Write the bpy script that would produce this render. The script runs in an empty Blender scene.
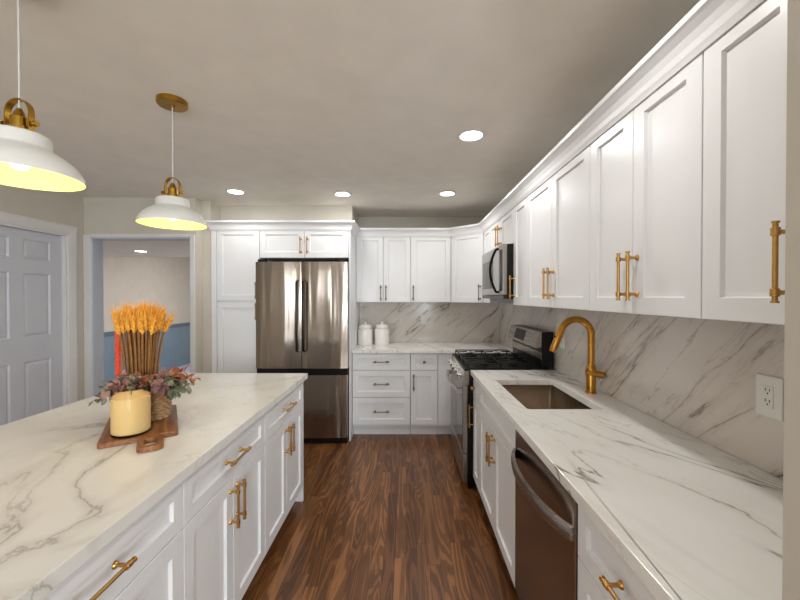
import bpy, bmesh, math, random
from math import pi, sin, cos, radians as R
from mathutils import Vector, Matrix

random.seed(7)
S = bpy.context.scene
C = S.collection

# ------------------------------------------------------------------ camera, world, exposure
CAMH = 1.467
cam = bpy.data.objects.new('camera', bpy.data.cameras.new('camera'))
C.objects.link(cam)
cam.location = (0, 0, CAMH)
cam.rotation_euler = (R(90 - 0.5), 0, 0)
cam.data.sensor_width = 36
cam.data.lens = 365 / 800 * 36
cam.data.shift_x = -6 / 800
cam.data.clip_start = 0.05
S.camera = cam

w = bpy.data.worlds.new('world'); S.world = w; w.use_nodes = True
w.node_tree.nodes['Background'].inputs[0].default_value = (0.75, 0.86, 1.0, 1)
w.node_tree.nodes['Background'].inputs[1].default_value = 1.0

S.view_settings.view_transform = 'Standard'
S.view_settings.look = 'None'
S.view_settings.gamma = 1
S.view_settings.use_curve_mapping = False
S.view_settings.exposure = 0.42

CEIL = 2.44
REAR_FILL = 74.0        # added fill lamps at the unseen rear windows (W)
DOWN = 3.85        # each recessed light (W)
PEND = 1.5        # each pendant bulb (W)


def area(name, loc, rot, sx, sy, power, col, parent=None, disk=False, spread=180):
    l = bpy.data.lights.new(name, 'AREA')
    l.shape = 'DISK' if disk else 'RECTANGLE'
    l.size = sx
    if not disk:
        l.size_y = sy
    l.energy = power; l.color = col; l.spread = R(spread)
    o = bpy.data.objects.new(name, l); C.objects.link(o)
    o.location = loc; o.rotation_euler = rot
    if parent: o.parent = parent
    return o


# added fill lamps at the two made-up, unseen windows behind the camera
for wx, k in ((-2.1, 0.4), (1.2, 1.4)):
    area('window_daylight', (wx, -3.42, 1.45), (R(90), 0, 0), 1.3, 1.4, REAR_FILL * k, (0.86, 0.94, 1.0))

# ------------------------------------------------------------------ materials
def srgb(r, g, b):
    f = lambda c: c / 12.92 if c <= 0.04045 else ((c + 0.055) / 1.055) ** 2.4
    return (f(r / 255), f(g / 255), f(b / 255), 1)


class NT:
    def __init__(s, name):
        s.m = bpy.data.materials.new(name); s.m.use_nodes = True
        s.t = s.m.node_tree; s.b = s.t.nodes['Principled BSDF']
    def n(s, typ, **kw):
        x = s.t.nodes.new(typ)
        for k, v in kw.items(): setattr(x, k, v)
        return x
    def l(s, a, b): s.t.links.new(a, b)
    def coords(s, scale=(1, 1, 1), rot=(0, 0, 0), src='Object'):
        tc = s.n('ShaderNodeTexCoord'); mr = s.n('ShaderNodeMapping'); mp = s.n('ShaderNodeMapping')
        s.l(tc.outputs[src], mr.inputs[0]); s.l(mr.outputs[0], mp.inputs[0])
        mr.inputs['Rotation'].default_value = rot; mp.inputs['Scale'].default_value = scale
        return mp.outputs[0]
    def noise(s, vec, scale, detail=4, rough=0.5, dist=0.0):
        x = s.n('ShaderNodeTexNoise'); s.l(vec, x.inputs['Vector'])
        x.inputs['Scale'].default_value = scale; x.inputs['Detail'].default_value = detail
        x.inputs['Roughness'].default_value = rough; x.inputs['Distortion'].default_value = dist
        return x.outputs['Fac']
    def ramp(s, fac, stops):
        x = s.n('ShaderNodeValToRGB'); s.l(fac, x.inputs[0])
        e = x.color_ramp.elements
        while len(e) < len(stops): e.new(0.5)
        for i, (p, c) in enumerate(stops):
            e[i].position = p
            e[i].color = c if len(c) == 4 else (*c, 1)
        return x.outputs[0]
    def math(s, op, a, b=None):
        x = s.n('ShaderNodeMath', operation=op)
        for i, v in enumerate((a, b)):
            if v is None: continue
            if isinstance(v, (int, float)): x.inputs[i].default_value = v
            else: s.l(v, x.inputs[i])
        return x.outputs[0]
    def mix(s, fac, a, b, mode='MIX'):
        x = s.n('ShaderNodeMix', data_type='RGBA', blend_type=mode)
        if isinstance(fac, (int, float)): x.inputs[0].default_value = fac
        else: s.l(fac, x.inputs[0])
        for i, v in ((6, a), (7, b)):
            if isinstance(v, tuple): x.inputs[i].default_value = v
            else: s.l(v, x.inputs[i])
        return x.outputs[2]
    def bump(s, h, strength=0.2, dist=0.01):
        x = s.n('ShaderNodeBump'); s.l(h, x.inputs['Height'])
        x.inputs['Strength'].default_value = strength; x.inputs['Distance'].default_value = dist
        s.l(x.outputs[0], s.b.inputs['Normal'])
    def set(s, col=None, rough=None, metal=None, **kw):
        if col is not None:
            if isinstance(col, tuple): s.b.inputs['Base Color'].default_value = col
            else: s.l(col, s.b.inputs['Base Color'])
        if rough is not None:
            if isinstance(rough, (int, float)): s.b.inputs['Roughness'].default_value = rough
            else: s.l(rough, s.b.inputs['Roughness'])
        if metal is not None: s.b.inputs['Metallic'].default_value = metal
        for k, v in kw.items(): s.b.inputs[k.replace('_', ' ')].default_value = v
        return s.m


def plain(name, col, rough=0.5, metal=0.0, var=0.03, scale=6.0, bump=0.0, bscale=120, **kw):
    """a paint / metal with faint procedural mottling"""
    n = NT(name)
    v = n.coords()
    f = n.noise(v, scale, 3)
    dark = tuple(c * (1 - var) for c in col[:3]) + (1,)
    lite = tuple(min(1, c * (1 + var)) for c in col[:3]) + (1,)
    n.set(n.ramp(f, [(0.3, dark), (0.7, lite)]), rough, metal, **kw)
    if bump: n.bump(n.noise(v, bscale, 2), bump, 0.002)
    return n.m


def emit(name, col, strength):
    n = NT(name)
    n.set((0.9, 0.9, 0.9, 1), 0.4)
    n.b.inputs['Emission Color'].default_value = col
    n.b.inputs['Emission Strength'].default_value = strength
    return n.m


def vein(n, vec, scale, width, detail=5, dist=0.6, rough=0.55):
    f = n.noise(vec, scale, detail, rough, dist)
    a = n.math('ABSOLUTE', n.math('SUBTRACT', f, 0.5))
    r = n.ramp(a, [(0.0, (1, 1, 1)), (width, (0, 0, 0))])
    return r


def marble(name, base, cloud, veincol, warm, rot, stretch, sc, amount, rough=0.16, dist=0.5, cloudy=0.2, thin=0.012):
    n = NT(name)
    v = n.coords(scale=stretch, rot=rot)
    flat = n.coords()
    c0 = n.ramp(n.noise(flat, 2.3, 4), [(0.35, base), (0.75, cloud)])
    mask = n.ramp(n.noise(v, sc * 0.8, 2), [(0.40, (0, 0, 0)), (0.58, (1, 1, 1))])
    soft = n.math('MULTIPLY', n.math('MULTIPLY', vein(n, v, sc, 0.07, 3, dist), mask), cloudy)
    c1 = n.mix(soft, c0, warm)
    v2 = n.math('MULTIPLY', n.math('MULTIPLY', vein(n, v, sc * 2.3, thin, 5, dist), n.math('SUBTRACT', 1.0, mask)), amount * 0.6)
    c2 = n.mix(v2, c1, warm)
    v1 = n.math('MULTIPLY', n.math('MULTIPLY', vein(n, v, sc, thin, 6, dist), mask), amount)
    return n.set(n.mix(v1, c2, veincol), rough, 0)


M = {}
M['cab'] = plain('white_cabinet_paint', srgb(234, 234, 235), 0.32, var=0.012)
M['body'] = plain('white_cabinet_box', srgb(226, 226, 227), 0.4, var=0.012)
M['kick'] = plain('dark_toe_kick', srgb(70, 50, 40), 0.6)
M['wall'] = plain('beige_wall_paint', srgb(205, 198, 185), 0.7, bump=0.05)
M['ceil'] = plain('ceiling_paint', srgb(241, 235, 225), 0.85, bump=0.05)
M['trim'] = plain('white_trim_paint', srgb(225, 222, 220), 0.4)
M['door'] = plain('cool_grey_door_paint', srgb(206, 207, 214), 0.42)  # white door; the cool grey of its shade is put into the colour
M['jamb'] = plain('pale_blue_jamb_paint', srgb(194, 200, 210), 0.42)
M['blue'] = plain('blue_wainscot_paint', srgb(128, 150, 168), 0.5)
M['hallwall'] = plain('pale_hall_paint', srgb(214, 208, 198), 0.7)
M['brass'] = plain('brushed_brass', srgb(196, 152, 88), 0.28, 1.0, var=0.06, scale=30)
M['gold'] = plain('satin_gold', srgb(198, 143, 64), 0.28, 1.0, var=0.05, scale=20)
M['oldgold'] = plain('antique_gold', srgb(176, 134, 52), 0.3, 1.0, var=0.06, scale=20)
M['nickel'] = plain('dark_bronze_metal', srgb(130, 112, 92), 0.35, 1.0)
M['chrome'] = plain('bright_steel', srgb(200, 198, 194), 0.22, 1.0)
M['black'] = plain('black_enamel', srgb(10, 10, 11), 0.32, Specular_IOR_Level=0.25)
M['iron'] = plain('cast_iron', srgb(18, 18, 19), 0.5, Specular_IOR_Level=0.3, bump=0.2, bscale=300)
M['blackmetal'] = plain('dark_handle_metal', srgb(74, 66, 62), 0.3, 1.0)
M['ceramic'] = plain('white_glazed_ceramic', srgb(236, 232, 226), 0.2, var=0.01)
M['plate'] = plain('white_plastic', srgb(232, 230, 224), 0.35, var=0.01)
M['slot'] = plain('dark_slot', srgb(40, 38, 36), 0.6)
M['shade'] = plain('white_enamel_shade', srgb(228, 226, 220), 0.4, var=0.01)
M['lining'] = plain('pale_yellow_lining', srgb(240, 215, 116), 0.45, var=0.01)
M['cord'] = plain('white_cord', srgb(212, 208, 202), 0.6)
M['downlens'] = emit('downlight_lens', (1.0, 0.96, 0.88, 1), 9.0)
M['bulb'] = emit('pendant_bulb_glow', (1.0, 0.82, 0.5, 1), 10.0)
M['display'] = plain('dark_display_glass', srgb(22, 18, 17), 0.3, Specular_IOR_Level=0.2)
M['ovenglass'] = plain('grey_oven_glass', srgb(60, 60, 62), 0.05, 0.6)
M['wax'] = plain('cream_wax', srgb(246, 214, 152), 0.5, var=0.02, Subsurface_Weight=0.15)
M['wick'] = plain('burnt_wick', srgb(40, 32, 26), 0.9)
M['redwax'] = plain('orange_red_wax', srgb(228, 78, 40), 0.4)
M['stem'] = plain('dried_straw_stem', srgb(150, 104, 56), 0.8, var=0.25, scale=40)
M['ear'] = plain('golden_wheat_ear', srgb(232, 166, 62), 0.8, var=0.2, scale=60)
M['jute'] = plain('woven_jute', srgb(172, 138, 98), 0.9, var=0.25, scale=50, bump=0.4)

n = NT('clear_glass'); n.set((0.96, 0.93, 0.86, 1), 0.02, 0, IOR=1.16, Transmission_Weight=1.0); M['glass'] = n.m
n = NT('window_pane_glass'); n.set((1, 1, 1, 1), 0.0, 0, IOR=1.02, Transmission_Weight=1.0); M['pane'] = n.m


def steel(name, col, rough, wave=0.25):
    n = NT(name)
    v = n.coords(scale=(5.5, 5.5, 0.5)); f = n.noise(v, 1.0, 2, 0.4, 0.6)
    g = n.noise(n.coords(scale=(2, 2, 160)), 4, 2)
    r = n.ramp(g, [(0.3, (rough - .04,) * 3), (0.7, (rough + .05,) * 3)])
    n.set(col, r, 1.0)
    n.bump(f, wave, 0.05)
    return n.m


M['steel'] = steel('stainless_steel_door', srgb(150, 139, 128), 0.17, 0.32)
M['steel2'] = steel('stainless_steel_panel', srgb(166, 160, 153), 0.28, 0.0)
M['mirrorsteel'] = steel('polished_steel_panel', srgb(176, 173, 168), 0.12, 0.02)
M['dwsteel'] = steel('dark_stainless_steel', srgb(150, 138, 128), 0.22, 0.06)
M['sinksteel'] = steel('sink_steel', srgb(206, 194, 180), 0.2, 0.12)

M['marble_island'] = marble('veined_island_quartz', srgb(236, 235, 231), srgb(228, 226, 220), srgb(122, 117, 108),
                            srgb(176, 168, 154), (0, 0, 0.35), (1.15, 0.85, 1), 2.0, 0.5, dist=0.8, cloudy=.34, thin=.011)
M['marble_right'] = marble('veined_worktop_quartz', srgb(243, 241, 237), srgb(234, 231, 226), srgb(112, 106, 98),
                           srgb(176, 165, 150), (0, 0, R(-20)), (4.2, .75, 1), 1.15, 0.85, dist=.35)
M['marble_back'] = marble('veined_backsplash_stone', srgb(221, 213, 204), srgb(210, 201, 192), srgb(100, 84, 72),
                          srgb(158, 140, 122), (0, R(42), 0), (.55, 1.0, 3.4), 1.5, 0.95, dist=.3, cloudy=.3, thin=.014)
M['marble_side'] = marble('veined_side_backsplash_stone', srgb(221, 213, 205), srgb(211, 202, 194), srgb(100, 86, 74),
                          srgb(160, 142, 124), (R(44), 0, 0), (1.0, .5, 3.2), 1.5, 0.95, dist=.3, cloudy=.3, thin=.014)

# hardwood floor: planks run towards the back wall
n = NT('dark_oak_floor')
PW, PL = 0.0635, 1.1
sep = n.n('ShaderNodeSeparateXYZ'); n.l(n.coords(), sep.inputs[0])
X_, Y_ = sep.outputs[0], sep.outputs[1]
xr = n.math('DIVIDE', X_, PW); row = n.math('FLOOR', xr); fx = n.math('SUBTRACT', xr, row)
wn1 = n.n('ShaderNodeTexWhiteNoise', noise_dimensions='1D'); n.l(row, wn1.inputs['W'])
yr = n.math('ADD', n.math('DIVIDE', Y_, PL), n.math('MULTIPLY', wn1.outputs['Value'], 7.0))
col_ = n.math('FLOOR', yr); fy = n.math('SUBTRACT', yr, col_)
wn2 = n.n('ShaderNodeTexWhiteNoise', noise_dimensions='2D')
cb = n.n('ShaderNodeCombineXYZ'); n.l(row, cb.inputs[0]); n.l(col_, cb.inputs[1]); n.l(cb.outputs[0], wn2.inputs['Vector'])
pid = wn2.outputs['Value']
tone = n.ramp(pid, [(0.0, srgb(112, 70, 36)), (0.5, srgb(134, 86, 47)), (1.0, srgb(158, 106, 61))])
off = n.math('MULTIPLY', pid, 37.0)
comb = n.n('ShaderNodeCombineXYZ')
n.l(n.math('ADD', X_, off), comb.inputs[0]); n.l(n.math('MULTIPLY', Y_, 0.10), comb.inputs[1]); n.l(off, comb.inputs[2])
gr = n.noise(comb.outputs[0], 7.0, 2, 0.45, 0.8)
wv = n.math('SINE', n.math('MULTIPLY', gr, 78.0))
grain = n.ramp(wv, [(0.0, (0.46, 0.41, 0.36)), (0.5, (0.95,) * 3), (1.0, (1.12,) * 3)])
fine = n.ramp(n.noise(n.coords(scale=(70, 2.5, 1)), 4, 3), [(0.3, (0.62,) * 3), (0.7, (1.15,) * 3)])
c = n.mix(0.8, tone, grain, 'MULTIPLY'); c = n.mix(0.75, c, fine, 'MULTIPLY')
gx = n.math('LESS_THAN', n.math('MINIMUM', fx, n.math('SUBTRACT', 1.0, fx)), 0.012)
gy = n.math('LESS_THAN', n.math('MINIMUM', fy, n.math('SUBTRACT', 1.0, fy)), 0.0009)
c = n.mix(n.math('MULTIPLY', n.math('MAXIMUM', gx, gy), 0.8), c, srgb(28, 18, 12))
n.set(c, 0.3, 0)
n.bump(wv, 0.05, 0.002)
M['floor'] = n.m

n = NT('acacia_board_wood')
g = n.noise(n.coords(scale=(1, 0.12, 1), rot=(0, 0, 0)), 40, 4, 0.55, 0.8)
n.set(n.ramp(g, [(0.3, srgb(98, 58, 30)), (0.55, srgb(142, 90, 50)), (0.75, srgb(176, 120, 72))]), 0.4, 0)
M['wood'] = n.m


def leafmat(name, a, b):
    n = NT(name); f = n.noise(n.coords(), 28, 2)
    n.set(n.ramp(f, [(0.35, a), (0.65, b)]), 0.6, 0); return n.m


M['leaf_plum'] = leafmat('plum_leaf', srgb(116, 78, 76), srgb(164, 124, 116))
M['leaf_green'] = leafmat('grey_green_leaf', srgb(98, 100, 78), srgb(150, 148, 124))
M['leaf_rust'] = leafmat('rust_leaf', srgb(150, 82, 48), srgb(178, 108, 72))
M['twig'] = plain('brown_twig', srgb(92, 66, 46), 0.8)

# ------------------------------------------------------------------ geometry helpers
def obj(name, bm, m, parent=None, loc=(0, 0, 0), rot=(0, 0, 0), smooth=False, bevel=0.0, label=None):
    me = bpy.data.meshes.new(name)
    bmesh.ops.recalc_face_normals(bm, faces=bm.faces)
    bm.to_mesh(me); bm.free()
    if smooth:
        me.polygons.foreach_set('use_smooth', [True] * len(me.polygons))
        me.update()
    me.materials.append(m)
    o = bpy.data.objects.new(name, me); C.objects.link(o)
    o.location = loc; o.rotation_euler = rot
    if parent: o.parent = parent
    if smooth == 'auto':
        try:
            me.set_sharp_from_angle(angle=R(35))
        except Exception:
            pass
    if bevel:
        b = o.modifiers.new('bevel', 'BEVEL'); b.width = bevel; b.segments = 2; b.limit_method = 'ANGLE'
    if label: o['label'] = label
    return o


def tag(o, label, cat, group=None):
    o['label'] = label; o['category'] = cat
    if group: o['group'] = group
    return o


def thing(name, label, cat, loc=(0, 0, 0), rotz=0, group=None):
    o = bpy.data.objects.new(name, None); C.objects.link(o)
    o.empty_display_size = 0.05
    o.location = loc; o.rotation_euler = (0, 0, rotz)
    return tag(o, label, cat, group)


def struct(name, bm, m, bevel=0.0, parent=None):
    o = obj(name, bm, m, parent, bevel=bevel)
    if not parent: o['kind'] = 'structure'
    return o


def B(): return bmesh.new()


def box(bm, x0, x1, y0, y1, z0, z1):
    v = [bm.verts.new(p) for p in ((x0, y0, z0), (x1, y0, z0), (x1, y1, z0), (x0, y1, z0),
                                   (x0, y0, z1), (x1, y0, z1), (x1, y1, z1), (x0, y1, z1))]
    for f in ((0, 1, 2, 3), (4, 5, 6, 7), (0, 1, 5, 4), (1, 2, 6, 5), (2, 3, 7, 6), (3, 0, 4, 7)):
        bm.faces.new([v[i] for i in f])
    return bm


def bx(*a): return box(B(), *a)


def prism(bm, pts, z0, z1):
    a = [bm.verts.new((x, y, z0)) for x, y in pts]; b = [bm.verts.new((x, y, z1)) for x, y in pts]
    bm.faces.new(a[::-1]); bm.faces.new(b)
    for i in range(len(pts)):
        j = (i + 1) % len(pts); bm.faces.new((a[i], a[j], b[j], b[i]))
    return bm


def tube(bm, path, rad, seg=12, closed=False):
    path = [Vector(p) for p in path]; k = len(path)
    rads = rad if isinstance(rad, (list, tuple)) else [rad] * k
    rings = []; up = None
    for i, p in enumerate(path):
        if closed: t = path[(i + 1) % k] - path[i - 1]
        elif i == 0: t = path[1] - p
        elif i == k - 1: t = p - path[i - 1]
        else: t = (path[i + 1] - p).normalized() + (p - path[i - 1]).normalized()
        t.normalize()
        if up is None:
            up = Vector((0, 0, 1)) if abs(t.z) < 0.9 else Vector((1, 0, 0))
        a = up - t * up.dot(t)
        if a.length < 1e-5: a = t.orthogonal()
        a.normalize(); up = a; b = t.cross(a)
        rings.append([bm.verts.new(p + (a * cos(2 * pi * q / seg) + b * sin(2 * pi * q / seg)) * rads[i]) for q in range(seg)])
    for i in range(k if closed else k - 1):
        r0, r1 = rings[i], rings[(i + 1) % k]
        for q in range(seg):
            bm.faces.new((r0[q], r0[(q + 1) % seg], r1[(q + 1) % seg], r1[q]))
    if not closed:
        bm.faces.new(rings[0][::-1]); bm.faces.new(rings[-1])
    return bm


def lathe(bm, prof, seg=32, cx=0, cy=0, cap=True):
    rings = []
    for r, z in prof:
        if r < 1e-6: rings.append([bm.verts.new((cx, cy, z))])
        else: rings.append([bm.verts.new((cx + r * cos(2 * pi * q / seg), cy + r * sin(2 * pi * q / seg), z)) for q in range(seg)])
    for a, b in zip(rings, rings[1:]):
        for q in range(seg):
            p = (q + 1) % seg
            if len(a) == 1 and len(b) == 1: continue
            if len(a) == 1: bm.faces.new((a[0], b[p], b[q]))
            elif len(b) == 1: bm.faces.new((a[q], a[p], b[0]))
            else: bm.faces.new((a[q], a[p], b[p], b[q]))
    if cap:
        for r in (rings[0], rings[-1]):
            if len(r) > 2: bm.faces.new(r)
    return bm


def shaker(wd, ht, stile=0.057, t=0.019, rec=0.011, ch=0.0035):
    """shaker front: local x 0..wd, z 0..ht, front face at y=0, back at y=t"""
    bm = B()
    def loop(i, y): return [bm.verts.new(p) for p in ((i, y, i), (wd - i, y, i), (wd - i, y, ht - i), (i, y, ht - i))]
    e = 0.0015
    s = min(stile, wd * 0.28, ht * 0.3)
    L = [loop(0, t), loop(0, e), loop(e, 0), loop(s, 0), loop(s + ch, rec)]
    for a, b in zip(L, L[1:]):
        for i in range(4):
            j = (i + 1) % 4; bm.faces.new((a[i], a[j], b[j], b[i]))
    bm.faces.new(L[-1]); bm.faces.new(L[0][::-1])
    return bm


def sweep(bm, path, prof):
    """mitred moulding: path = plan points, prof = (out, up); 'out' lies to the right of travel"""
    pts = [Vector((p[0], p[1])) for p in path]; k = len(pts); rings = []
    for i, p in enumerate(pts):
        nrm = []
        if i > 0:
            d = (p - pts[i - 1]).normalized(); nrm.append(Vector((d.y, -d.x)))
        if i < k - 1:
            d = (pts[i + 1] - p).normalized(); nrm.append(Vector((d.y, -d.x)))
        if len(nrm) == 2:
            m = (nrm[0] + nrm[1]).normalized(); m = m / max(0.2, m.dot(nrm[0]))
        else: m = nrm[0]
        rings.append([bm.verts.new((p.x + m.x * o, p.y + m.y * o, z)) for o, z in prof])
    q = len(prof)
    for a, b in zip(rings, rings[1:]):
        for i in range(q):
            j = (i + 1) % q; bm.faces.new((a[i], a[j], b[j], b[i]))
    bm.faces.new(rings[0][::-1]); bm.faces.new(rings[-1])
    return bm


# ------------------------------------------------------------------ the room
WX = 1.147      # right wall
WY = 4.442      # back wall
LX = -3.16      # left wall
DY = 3.587      # doorway wall face
REAR = -3.5

struct('floor', bx(-4.9, 2.2, REAR - .1, 9.1, -0.05, 0), M['floor'])
struct('ceiling', bx(LX - .15, 2.2, REAR - .1, WY + .12, CEIL, CEIL + .05), M['ceil'])
struct('wall_right', bx(WX, WX + .12, 0.50, WY + .12, 0, CEIL), M['wall'])
struct('wall_back', bx(-2.064, WX, WY, WY + .12, 0, CEIL), M['wall'])
b = B(); box(b, 0.519, WX + .12, 0.38, 0.50, 0, CEIL); box(b, 2.0, 2.12, REAR, 0.38, 0, CEIL); box(b, WX + .12, 2.12, 0.38, 0.50, 0, CEIL)
struct('wall_right_front', b, M['wall'])
# left wall with the panel door opening (y 2.60..3.40)
DO0, DO1, DH = 2.60, 3.395, 2.035
b = B(); box(b, LX - .12, LX, REAR, DO0, 0, CEIL); box(b, LX - .12, LX, DO1, DY, 0, CEIL); box(b, LX - .12, LX, DO0, DO1, DH, CEIL)
struct('wall_left', b, M['wall'])
# doorway wall (opening x -3.09..-2.10)
OX0, OX1, OH = -3.09, -2.105, 2.055
b = B(); box(b, LX - .12, OX0, DY, DY + .115, 0, CEIL); box(b, OX1, -2.064, DY, DY + .115, 0, CEIL); box(b, OX0, OX1, DY, DY + .115, OH, CEIL)
struct('wall_back_left', b, M['wall'])
b = B(); box(b, -2.064, -1.977, 3.702, WY, 0, CEIL)
struct('wall_pantry_side', b, M['wall'])
struct('wall_bulkhead', bx(-1.977, -0.575, 3.90, WY, 2.245, CEIL), M['wall'])  # added block; its lit face stands in for the bright band above the crown
# unseen wall behind the camera; two windows added to frame the fill lamps
b = B()
box(b, LX - .12, -2.8, REAR - .1, REAR, 0, CEIL); box(b, -1.4, 0.5, REAR - .1, REAR, 0, CEIL); box(b, 1.9, 2.12, REAR - .1, REAR, 0, CEIL)
for x0 in (-2.8, 0.5):
    box(b, x0, x0 + 1.4, REAR - .1, REAR, 0, 0.7); box(b, x0, x0 + 1.4, REAR - .1, REAR, 2.2, CEIL)
struct('wall_front', b, M['wall'])
for i, x0 in enumerate((-2.8, 0.5)):
    b = B()
    for q in ((x0, x0 + .06, .7, 2.2), (x0 + 1.34, x0 + 1.4, .7, 2.2), (x0, x0 + 1.4, .7, .76), (x0, x0 + 1.4, 2.14, 2.2), (x0, x0 + 1.4, 1.42, 1.47)):
        box(b, q[0], q[1], REAR - .08, REAR - .02, q[2], q[3])
    wn = struct('window_%d' % (i + 1), b, M['trim'])
    struct('window_pane', bx(x0 + .06, x0 + 1.34, REAR - .055, REAR - .05, .76, 2.14), M['pane'], parent=wn)

# ---- room beyond the doorway
HX = -4.78
struct('wall_hall_left', bx(HX - .1, HX, DY + .115, 9.0, 0, CEIL), M['hallwall'])
struct('wall_hall_back', bx(HX, -1.6, 9.0, 9.1, 0, CEIL), M['hallwall'])
b = B(); box(b, -2.184, -2.064, DY + .115, 9.0, 0, CEIL)
struct('wall_hall_right', b, M['hallwall'])
struct('wall_hall_front', bx(HX - .1, LX - .12, DY, DY + .115, 0, CEIL), M['hallwall'])
b = B(); box(b, HX - .1, -2.064, DY + .115, 9.1, CEIL, CEIL + .05); box(b, HX, -2.184, DY + .115, 5.66, 2.08, CEIL)
struct('ceiling_hall', b, M['ceil'])
b = B(); box(b, HX, HX + .012, DY + .115, 9.0, 0, 0.87)
struct('trim_wainscot', b, M['blue'])
b = B(); box(b, HX, HX + .028, DY + .115, 9.0, 0.87, 0.905); box(b, HX, HX + .018, DY + .115, 9.0, 0.83, 0.87)
struct('trim_chair_rail', b, plain('dark_blue_rail_paint', srgb(104, 122, 140), 0.5))
struct('floor_hall', bx(HX, -2.184, DY + .118, 9.0, 0.0002, .008), plain('pale_lavender_hall_carpet', srgb(196, 190, 206), 0.9))
struct('baseboard_hall', bx(HX + .012, HX + .026, DY + .115, 9.0, 0, .13), M['blue'])

# ---- doorway jamb and casing
b = B()
box(b, OX0, OX0 + .018, DY - .004, DY + .12, 0, OH); box(b, OX1 - .018, OX1, DY - .004, DY + .12, 0, OH); box(b, OX0, OX1, DY - .004, DY + .12, OH - .018, OH)
struct('trim_doorway_jamb', b, M['jamb'])
b = B()
box(b, LX + .003, OX0 + .006, DY - .016, DY, 0, OH + .02)
box(b, OX1 - .006, OX1 + .036, DY - .016, DY, 0, OH + .02)
box(b, OX0 + .006, OX1 - .006, DY - .016, DY, OH - .006, OH + .026)
struct('trim_doorway_casing', b, M['trim'], bevel=.003)

# ---- six panel door on the left wall
def six_panel(wd, ht):
    bm = B()
    xs = [0, .105, .335, .445, .675, wd]
    zs = [0, .22, .905, 1.115, 1.655, 1.775, 1.94, ht]
    g = [[bm.verts.new((x, 0, z)) for x in xs] for z in zs]
    pan = []
    for j in range(len(zs) - 1):
        for i in range(len(xs) - 1):
            f = bm.faces.new((g[j][i], g[j][i + 1], g[j + 1][i + 1], g[j + 1][i]))
            if i in (1, 3) and j in (1, 3, 5): pan.append(f)
    bm.normal_update()
    sgn = -1 if pan[0].normal.y < 0 else 1
    bmesh.ops.inset_individual(bm, faces=pan, thickness=.014, depth=-.011)
    bmesh.ops.inset_individual(bm, faces=pan, thickness=.004, depth=0)
    bmesh.ops.inset_individual(bm, faces=pan, thickness=.024, depth=.008)
    box(bm, 0, wd, .016, .038, 0, ht)
    for x0, x1 in ((0, 0.0005), (wd - .0005, wd)): box(bm, x0, x1, 0, .02, 0, ht)
    return bm


d = obj('door_1', six_panel(DO1 - DO0 - .01, DH - .02), M['door'], None, (LX - .035, DO0 + .005, .012), (0, 0, R(90)))
d['kind'] = 'structure'
b = B()
box(b, LX - .12, LX + .001, DO0 - .02, DO0 + .004, 0, DH); box(b, LX - .12, LX + .001, DO1 - .004, DO1 + .02, 0, DH); box(b, LX - .12, LX + .001, DO0, DO1, DH - .006, DH + .02)
cas = [(0, 0), (0, .014), (.02, .018), (.07, .022), (.085, .016), (.085, 0)]
def casing_v(bm, y0, sgn, z1):
    a = [(LX + o, y0 + sgn * p, 0) for p, o in cas]; c2 = [(LX + o, y0 + sgn * p, z1) for p, o in cas]
    va = [bm.verts.new(p) for p in a]; vb = [bm.verts.new(p) for p in c2]
    bm.faces.new(va); bm.faces.new(vb)
    for i in range(len(va)):
        j = (i + 1) % len(va); bm.faces.new((va[i], va[j], vb[j], vb[i]))
casing_v(b, DO1 + .012, 1, DH + .075); casing_v(b, DO0 - .012, -1, DH + .075)
va = [b.verts.new((LX + o, DO0 - .095, DH + .012 + p)) for p, o in cas]; vb = [b.verts.new((LX + o, DO1 + .095, DH + .012 + p)) for p, o in cas]
b.faces.new(va); b.faces.new(vb)
for i in range(len(va)):
    j = (i + 1) % len(va); b.faces.new((va[i], va[j], vb[j], vb[i]))
struct('trim_door_casing', b, M['trim'])
b = B(); box(b, LX, LX + .014, REAR, DO0 - .1, 0, .12)
struct('baseboard_left', b, M['trim'])

# ------------------------------------------------------------------ hardware
def pull_mesh():
    bm = B(); L = .082; c = .064
    tube(bm, [(0, -.034, -L), (0, -.034, L)], .0052, 12)
    for s in (-1, 1):
        tube(bm, [(0, -.034, s * (c - .009)), (0, -.034, s * (c - .008)), (0, -.034, s * (c + .008)), (0, -.034, s * (c + .009))], [.0052, .0085, .0085, .0052], 12)
        tube(bm, [(0, -.034, s * L), (0, -.034, s * (L + .004))], [.0075, .0075], 12)
        tube(bm, [(0, -.034, s * c), (0, -.008, s * c), (0, -.004, s * c), (0, 0.0005, s * c)], [.0052, .0052, .0095, .0105], 12)
    me = bpy.data.meshes.new('handle')
    bmesh.ops.recalc_face_normals(bm, faces=bm.faces); bm.to_mesh(me); bm.free()
    me.polygons.foreach_set('use_smooth', [True] * len(me.polygons))
    me.set_sharp_from_angle(angle=R(40))
    return me


def knob_mesh():
    bm = lathe(B(), [(.0, -.002), (.006, -.002), (.006, .012), (.0075, .014), (.0145, .018), (.015, .024), (.012, .029), (0, .03)], 20, cap=False)
    bmesh.ops.rotate(bm, verts=bm.verts, cent=(0, 0, 0), matrix=Matrix.Rotation(R(90), 3, 'X'))
    me = bpy.data.meshes.new('knob')
    bmesh.ops.recalc_face_normals(bm, faces=bm.faces); bm.to_mesh(me); bm.free()
    me.polygons.foreach_set('use_smooth', [True] * len(me.polygons))
    return me


PULL = {k: pull_mesh() for k in ('brass', 'nickel')}
KNOB = {k: knob_mesh() for k in ('brass', 'nickel')}
for k in PULL:
    PULL[k].materials.append(M[k]); KNOB[k].materials.append(M[k])


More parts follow.
